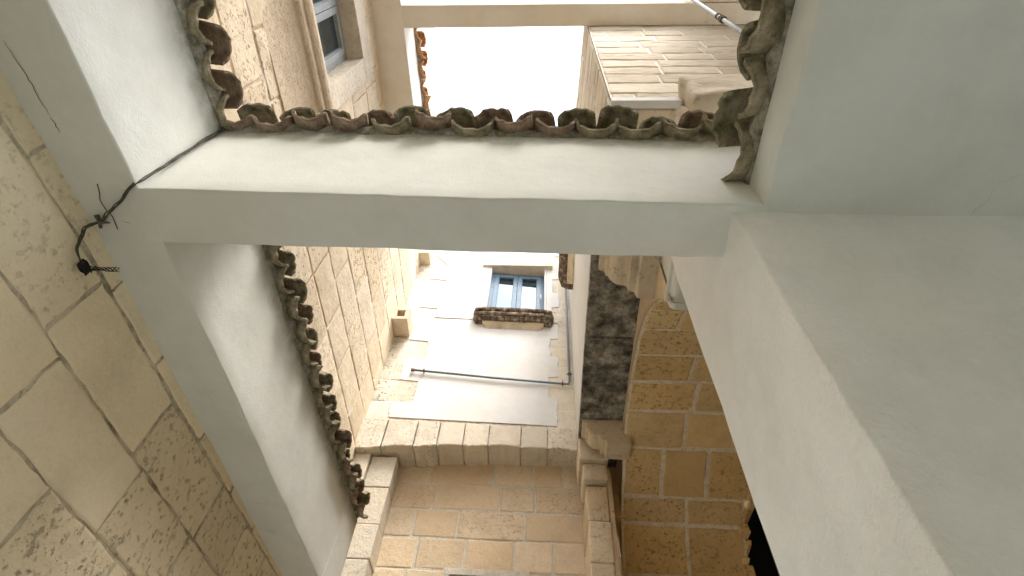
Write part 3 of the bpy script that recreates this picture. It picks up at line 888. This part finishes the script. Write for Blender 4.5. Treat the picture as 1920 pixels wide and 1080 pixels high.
# plaster coat with an edge that steps round the quoins
ql = [(4.80, -2.02), (5.07, -2.05), (5.09, -1.76), (5.48, -1.75), (5.50, -2.02), (5.92, -2.06), (5.94, -1.74), (6.35, -1.76), (6.37, -2.05), (6.79, -2.03), (6.81, -1.78), (7.19, -1.77), (7.21, -2.06),
      (7.64, -2.05), (7.66, -1.76), (8.04, -1.74), (8.06, -2.06), (8.44, -2.06), (8.46, -1.8), (8.83, -1.8), (8.86, -2.06), (9.2, -2.06), (9.22, -1.9), (9.6, -1.9), (9.62, -2.1), (9.7, -2.1)]
qr = [(4.80, 0.22), (5.28, 0.23), (5.30, 0.11), (5.69, 0.11), (5.71, 0.24), (6.12, 0.25), (6.14, 0.13), (6.54, 0.13), (6.56, 0.25), (6.95, 0.26), (6.97, 0.16), (7.36, 0.16), (7.38, 0.28), (7.78, 0.28), (7.80, 0.17), (8.2, 0.17), (8.22, 0.3), (8.7, 0.3), (8.71, 0.2), (9, 0.2), (9.02, 0.3), (9.7, 0.3)]
def rag(x, z, k): return x + 0.022 * noise.noise(Vector((z * 7, k, 0))) + 0.012 * noise.noise(Vector((z * 23, k, 4)))
bm = bmesh.new()
zs = sorted({z for z, _ in ql + qr} | {4.80 + 0.045 * i for i in range(106)} | {WB, WTp})
rows = []
prev = None
TH = 0.016
def coat(bm, spans):
    """spans: list of (z, xl, xr); strips with thickness"""
    pv = None
    for z, a, b in spans:
        c = [bm.verts.new(PFa(a, z, 0.002)), bm.verts.new(PFa(a + 0.006, z, TH)), bm.verts.new(PFa(b - 0.006, z, TH)), bm.verts.new(PFa(b, z, 0.002))]
        if pv:
            for k in range(3): bm.faces.new([pv[k], pv[k + 1], c[k + 1], c[k]])
        pv = c
lefts = [(z, rag(lerp(z, ql), z, 1), WX0 - 0.035) for z in zs]
rights = [(z, WX1 + 0.035, rag(lerp(z, qr), z, 2)) for z in zs]
low = [(z, rag(lerp(z, ql), z, 1), rag(lerp(z, qr), z, 2)) for z in zs if z <= 6.93]
low[0] = (low[0][0], low[0][1], low[0][2])
coat(bm, low)
coat(bm, [s for s in lefts if 6.93 <= s[0] <= WTp + 0.02]); coat(bm, [s for s in rights if 6.93 <= s[0] <= WTp + 0.02])
coat(bm, [(z, rag(lerp(z, ql), z, 1), rag(lerp(z, qr), z, 2)) for z in zs if z >= 8.86])
coat(bm, [(8.54, lerp(8.54, ql), WX0 - 0.16), (8.86, lerp(8.86, ql), WX0 - 0.16)]); coat(bm, [(8.54, WX1 + 0.14, 0.3), (8.86, WX1 + 0.14, 0.3)])
link('plaster_coat', bm, 'plaster_far', fw)
# lintel stone over the window, reveals
bm = bmesh.new(); box(bm, WX0 - 0.17, WX1 + 0.15, 5.50, 5.84, WTp, WTp + 0.33, 0.008); link('lintel', bm, 'stone_far', fw)
bm = bmesh.new(); box(bm, WX0 - 0.03, WX0, yf(WX0) - 0.015, 5.95, WB, WTp); link('jamb', bm, 'plaster_far', fw); bm = bmesh.new(); box(bm, WX1, WX1 + 0.03, yf(WX1) - 0.017, 5.95, WB, WTp); link('jamb', bm, 'plaster_far', fw)

wf = empty('window', (-0.46, 5.7, WB), 'blue framed double casement window in the white far wall above a blackened sill', 'window')
casements(wf, lambda a, b, d: Vector((WX0 + 0.003 + a, 5.80 + 0.055 * (WX0 + a) - d, WB + b)), WX1 - WX0 - 0.006, WTp - WB - 0.01, 2, 'frame_blue', 'glass', 0.06)
bm = bmesh.new(); box(bm, WX0, WX1, 5.90, 5.95, WB, WTp); link('blind', bm, 'curtain', wf)
bm = bmesh.new(); tube(bm, [(WX1 - 0.06, 5.70, 7.72), (WX1 - 0.06, 5.68, 7.74), (WX1 - 0.06, 5.68, 7.86)], 0.010, 8); link('handle', bm, 'curtain', wf)

def moulded_sill(label, P, half, grp=None, zdrop=0.0):
    e = empty('window_sill', P(0, 0, 0), label, 'window sill', grp)
    # profile around the three free sides: (out, z)
    pf = [(0.0, -0.17), (0.02, -0.165), (0.05, -0.13), (0.055, -0.11), (0.075, -0.10), (0.085, -0.07), (0.085, -0.045), (0.07, -0.035), (0.07, -0.02), (0.09, -0.012), (0.105, 0.01), (0.105, 0.045), (0.09, 0.062), (-0.08, 0.07)]
    bm = bmesh.new()
    rows = []
    D = 0.13
    path = []
    n = 20
    path.append((-half, -0.02, (-1, 0)))
    path.append((-half, D * 0.6, (-1, 0)))
    path.append((-half + 0.02, D, (-0.7, 0.7)))
    for i in range(1, n): path.append((-half + 0.05 + (2 * half - 0.10) * i / n, D, (0, 1)))
    path.append((half - 0.02, D, (0.7, 0.7)))
    path.append((half, D * 0.6, (1, 0)))
    path.append((half, -0.02, (1, 0)))
    for i, (a, o_, nrm) in enumerate(path):
        rows.append([bm.verts.new(P(a + nrm[0] * q * 0.6, o_ - D * 0.55 + nrm[1] * q + 0.055, z - 0.07) + noise.noise_vector(Vector((a * 9, q * 20, z * 20))) * 0.006) for q, z in pf])
    for i in range(len(rows) - 1):
        for k in range(len(pf) - 1):
            bm.faces.new([rows[i][k], rows[i + 1][k], rows[i + 1][k + 1], rows[i][k + 1]])
    bm.faces.new([r[0] for r in rows]); bm.faces.new([r[-1] for r in reversed(rows)])
    bmesh.ops.recalc_face_normals(bm, faces=bm.faces)
    link('moulded_edge', bm, 'sill', e)
    bm = bmesh.new()
    c = [P(s * (half - 0.16 + (0.06 if z else 0)), d, -0.235 - (0.0 if z else 0.10)) for z in (0, 1) for s in (-1, 1) for d in (-0.02, 0.10 if z else 0.02)]
    v = [bm.verts.new(x) for x in c]
    for f in ((0, 1, 3, 2), (4, 6, 7, 5), (0, 4, 5, 1), (2, 3, 7, 6), (1, 5, 7, 3), (0, 2, 6, 4)): bm.faces.new([v[i] for i in f])
    bmesh.ops.recalc_face_normals(bm, faces=bm.faces)
    link('bracket_stone', bm, 'corbel', e)
    return e
moulded_sill('blackened moulded stone sill beneath the blue far window', lambda a, d, z: Vector((-0.475 + a, yf(-0.475 + a) - d, 7.06 + z)), 0.60)
moulded_sill('weathered dark stone sill end sticking out of the right side wall near the far corner', lambda a, d, z: Vector((0.455 - d, 4.30 + a, 7.10 + z)), 0.55)

# water pipe
pp = empty('water_pipe', (-0.7, 5.5, 5.6), 'thin dark steel pipe running across the white far wall and up its right edge', 'pipe')
yp = lambda x: yf(x) - 0.055
bm = bmesh.new()
pts = [(-1.86, yp(-1.86), 5.66), (-0.7, yp(-0.7), 5.585), (0.33, yp(0.33), 5.535), (0.385, yp(0.38), 5.54), (0.400, yp(0.4), 5.60), (0.402, yp(0.4), 6.6), (0.400, yp(0.4), 9.0)]
tube(bm, pts, 0.0165, 10); link('tube', bm, 'pipe', pp, True)
for x, z in ((-1.70, 5.65), (0.30, 5.537)):
    bm = bmesh.new(); tube(bm, [(x - 0.012, yp(x), z), (x + 0.012, yp(x), z)], 0.026, 10); tube(bm, [(x, yp(x) + 0.03, z), (x, yf(x), z)], 0.006, 6); tube(bm, [(x, yp(x) - 0.02, z - 0.05), (x, yp(x) - 0.02, z + 0.05)], 0.005, 6)
    link('pipe_clip', bm, 'sill', pp)
bm = bmesh.new(); tube(bm, [(-1.885, yp(-1.86), 5.662), (-1.845, yp(-1.86), 5.659)], 0.027, 10); link('end_cap', bm, 'sill', pp)
bm = bmesh.new(); tube(bm, [(0.401, yp(0.4), 5.72), (0.401, yp(0.4), 5.75)], 0.026, 10); tube(bm, [(0.36, yp(0.4), 5.735), (0.45, yp(0.4), 5.735)], 0.006, 6); link('pipe_clip', bm, 'sill', pp)

# stone spout in the left corner
sp = bmesh.new()
def spout(bm, x0, x1, y0, y1, z0, z1, t):
    box(bm, x0, x1, y0, y1, z0, z0 + t); box(bm, x0, x1, y0, y1, z1 - t, z1)
    box(bm, x0, x0 + t, y0 + 0.001, y1, z0 + t, z1 - t); box(bm, x1 - t, x1, y0 + 0.001, y1, z0 + t, z1 - t)
spout(sp, -2.31, -2.07, 5.14, 5.5, 6.42, 6.68, 0.055)
for v in sp.verts: v.co += noise.noise_vector(v.co * 7) * 0.010
o = link('stone_spout', sp, 'moulding'); tag(o, 'hollow square stone spout projecting at the left corner of the far wall', 'spout')
bm = bmesh.new(); box(bm, -2.24, -2.14, 5.35, 5.36, 6.48, 6.62); link('spout_bore', bm, 'dark', o)
bm = bmesh.new(); box(bm, -2.42, -2.12, 5.25, 5.55, 8.52, 9.2, 0.012)
for v in bm.verts: v.co += noise.noise_vector(v.co * 7) * 0.008
o = link('stone_bracket', bm, 'stone_left'); tag(o, 'square pale stone bracket in the top left corner of the far wall under the beam', 'bracket')

# stone band (flat arch) over the recess, pilasters and recessed ground floor wall
gf = empty('ground_floor_arch', (-0.8, 5.7, GZ), 'wide flat stone arch and recessed tan block wall at the foot of the far wall', 'arch')
def zb(x): return 4.30 + 0.055 * (x + 2.1) / 1.0 * 0.9 + 0.05 * math.sin(math.pi * max(0, min(1, (x + 2.1) / 2.6)))
bm = bmesh.new()
lay = bm.loops.layers.float_color.new('blk')
rn = random.Random(61)
x = -2.36
while x < 0.5:
    x2 = min(0.5, x + rn.uniform(0.26, 0.46))
    if 0.5 - x2 < 0.12: x2 = 0.5
    t3 = (rn.uniform(0.95, 1.07), rn.uniform(0.1, 0.9), rn.uniform(0, 0.5))
    n = 8
    yF = yf(x) - 0.012 - 0.006 * rn.random()
    A = []
    for i in range(n + 1):
        xx = x + 0.005 + (x2 - x - 0.010) * i / n
        zl = zb(xx) + 0.016 * noise.noise(Vector((xx * 14, 2, 2))) + 0.03 * noise.noise(Vector((xx * 3, 6, 2))); zh = 4.765 + 0.014 * noise.noise(Vector((xx * 9, 7, 1)))
        if xx < -2.115: zl = 4.28
        e_ = 0.008 if i in (0, n) else 0
        A.append([bm.verts.new(q) for q in ((xx, 6.02, zl), (xx, yF + 0.01 + e_, zl), (xx, yF + e_, zl + 0.012), (xx, yF + e_, 0.5 * (zl + zh)), (xx, yF + e_, zh - 0.01), (xx, yF + 0.03, zh))])
    for i in range(n):
        for k in range(5):
            f = bm.faces.new([A[i][k], A[i + 1][k], A[i + 1][k + 1], A[i][k + 1]])
            for lp in f.loops: lp[lay] = (*t3, 1)
    x = x2
bmesh.ops.recalc_face_normals(bm, faces=bm.faces)
link('voussoirs', bm, 'stone_far', gf)
bm = bmesh.new(); box(bm, -2.36, 0.5, 5.64, 6.1, 4.47, 4.755); link('arch_joints', bm, 'mortar_white', gf)
# pilaster at the left
def block_pier(name, x0, x1, y0, y1, z0, z1, h, mat, rnd, parent, bev=0.012, joint='mortar_light'):
    bm = bmesh.new()
    lay = bm.loops.layers.float_color.new('blk')
    zc = courses(z0, z1, h, rnd)
    for a, b in zip(zc, zc[1:]):
        n0 = len(bm.faces)
        j = [rnd.uniform(-0.006, 0.006) for _ in range(3)]
        tmp = bmesh.new(); box(tmp, x0 + j[0], x1 + j[1], y0 + j[2], y1, a + 0.004, b - 0.004, bev)
        t3 = (rnd.uniform(0.92, 1.06), rnd.uniform(0.0, 0.8), rnd.uniform(0, 0.8))
        mp = {v: bm.verts.new(v.co + noise.noise_vector(v.co * 6) * 0.005) for v in tmp.verts}
        for f in tmp.faces:
            nf = bm.faces.new([mp[v] for v in f.verts])
            for lp in nf.loops: lp[lay] = (*t3, 1)
        tmp.free()
    o = link(name, bm, mat, parent)
    bm = bmesh.new(); box(bm, x0 + 0.012, x1 - 0.012, y0 + 0.012, y1, z0, z1 - 0.003); j_ = link(name + '_joints', bm, joint, parent)
    return o
block_pier('pilaster', -2.115, -1.80, 5.66, 6.0, GZ, 4.28, 0.46, 'stone_far', random.Random(71), gf)
block_pier('corner_stones', -2.36, -2.12, 5.59, 6.0, GZ, 4.276, 0.42, 'stone_far', random.Random(72), gf)
PR = lambda u, v, h: Vector((u, 5.96 - h, v))
DX0, DX1, DZ = -1.02, -0.10, 3.04
rc = courses(GZ, DZ, 0.40, random.Random(8), 0.08) + courses(DZ, 4.5, 0.40, random.Random(9), 0.08)[1:]
bm = bmesh.new(); masonry(bm, PR, -1.86, 0.6, rc, 0.58, random.Random(82), 0.016, 0.007, pit=(0.1, 0.7), tone=(0.9, 1.06), hue=(0, 1), cuts=[(DX0, DX1, GZ, DZ)], jit=0.007); link('recess_blocks', bm, 'stone_recess', gf)
bm = bmesh.new(); sheet(bm, PR, -1.86, 0.6, GZ, 4.5, 4, 4, 0.001, cuts=[(DX0, DX1, GZ, DZ)]); link('recess_joints', bm, 'mortar_light', gf)
bm = bmesh.new(); box(bm, -2.6, 0.9, 6.14, 6.6, GZ, 4.74); box(bm, -2.6, DX0, 5.99, 6.13, GZ, 4.7); box(bm, DX1, 0.9, 5.99, 6.13, GZ, 4.7); box(bm, DX0, DX1, 5.99, 6.13, DZ, 4.7); link('wall_core', bm, 'mortar_light', gf)
dr = empty('door', (-0.56, 6.0, GZ), 'dark green boarded door with a pale frame at the bottom of the photo', 'door')
bm = bmesh.new(); box(bm, DX0 - 0.005, DX0 + 0.06, 5.90, 6.10, GZ, DZ - 0.072, 0.006); box(bm, DX1 - 0.06, DX1 + 0.005, 5.90, 6.10, GZ, DZ - 0.072, 0.006); box(bm, DX0 - 0.005, DX1 + 0.005, 5.90, 6.10, DZ - 0.07, DZ + 0.002, 0.006); link('door_frame', bm, 'mortar_light', dr)
bm = bmesh.new()
for k in range(8): box(bm, DX0 + 0.062 + k * 0.1, DX0 + 0.062 + k * 0.1 + 0.096, 6.04, 6.07, GZ + 0.01, DZ - 0.08, 0.004)
link('door_leaf', bm, 'wood', dr)

# stone pillar under the far end of the slab
pi = empty('stone_pillar', (0.6, 5.4, GZ), 'tan block pillar with a projecting capital below the far end of the dark slab', 'pillar')
block_pier('shaft', 0.505, 0.735, 5.22, 5.98, GZ, 3.66, 0.43, 'stone_recess', random.Random(91), pi, 0.02)
bm = bmesh.new()
box(bm, 0.44, 0.76, 5.08, 5.60, 3.90, 4.196, 0.015); box(bm, 0.475, 0.75, 5.14, 5.60, 3.68, 3.896, 0.03)
link('capital', bm, 'corbel', pi)
bm = bmesh.new(); box(bm, 0.738, 0.792, 5.245, 6.1, GZ, 3.9, 0.006); box(bm, 0.74, 0.915, 6.02, 6.15, GZ, 4.0); link('respond', bm, 'stone_recess', pi)

# ------------------------------------------------------------------ cable in the beam corner
ca = empty('cable', (-1.9, 1.0, 2.2), 'grimy bundle of old cables running down the beam corner to the left stone wall', 'cable')
base = [(-1.845, 1.018, 2.98), (-1.855, 1.015, 2.75), (-1.850, 1.010, 2.5), (-1.862, 1.008, 2.28), (-1.875, 1.012, 2.19), (-1.95, 1.08, 2.175), (-2.03, 1.135, 2.18), (-2.10, 1.19, 2.178), (-2.15, 1.20, 2.135), (-2.145, 1.225, 2.08), (-2.14, 1.255, 2.03), (-2.135, 1.295, 2.01), (-2.13, 1.325, 2.0)]
for k in range(3):
    rn = random.Random(100 + k)
    sm = spline(base, 10)
    pts = []
    for i, p in enumerate(sm):
        a = i * 0.23 + k * 2.1
        w = 0.0045 + 0.006 * abs(noise.noise(Vector((i * 0.07, k * 5.0, 0))))
        pts.append(p + Vector((math.cos(a) * w, math.sin(a) * w, math.sin(a * 0.7) * w)))
    bm = bmesh.new(); tube(bm, pts, (0.0042, 0.0032, 0.0028)[k], 6); link('strand', bm, 'cable', ca, True)
# knot and loose wires
rn = random.Random(5)
bm = bmesh.new()
for k in range(5):
    pts = []
    c = Vector((-2.125, 1.335, 2.0))
    for i in range(26):
        a = i * 0.9 + k
        pts.append(c + Vector((math.cos(a) * 0.012, 0.02 * math.sin(a) + (i - 12) * 0.0016, 0.017 * math.cos(a * 0.8 + k))))
    tube(bm, pts, 0.0034, 5)
for k in range(4):
    pts = []
    for i in range(24):
        t = i / 23
        a = t * 11 + k * 1.57
        pts.append(Vector((-2.125 + 0.02 * t, 1.35 + 0.085 * t, 2.01 + 0.13 * t)) + Vector((0.3, math.cos(a), math.sin(a))) * (0.009 + 0.004 * math.sin(t * 7 + k)))
    tube(bm, pts, 0.0024, 5)
link('wire_knot', bm, 'cable_black', ca)
bm = bmesh.new()
pts = spline([(-2.04, 1.005, 2.192), (-2.047, 1.05, 2.187), (-2.058, 1.085, 2.185), (-2.046, 1.14, 2.18), (-2.04, 1.168, 2.186), (-2.05, 1.24, 2.192)], 8)
tube(bm, pts, 0.0026, 5)
tube(bm, [(-2.13, 1.165, 2.19), (-2.10, 1.19, 2.17), (-2.07, 1.205, 2.19)], 0.008, 6, rfun=lambda t: 0.4 + math.sin(math.pi * t)); tube(bm, [(-2.12, 1.225, 2.18), (-2.10, 1.19, 2.17), (-2.11, 1.16, 2.185)], 0.008, 6)
link('tie_wire', bm, 'cable', ca)
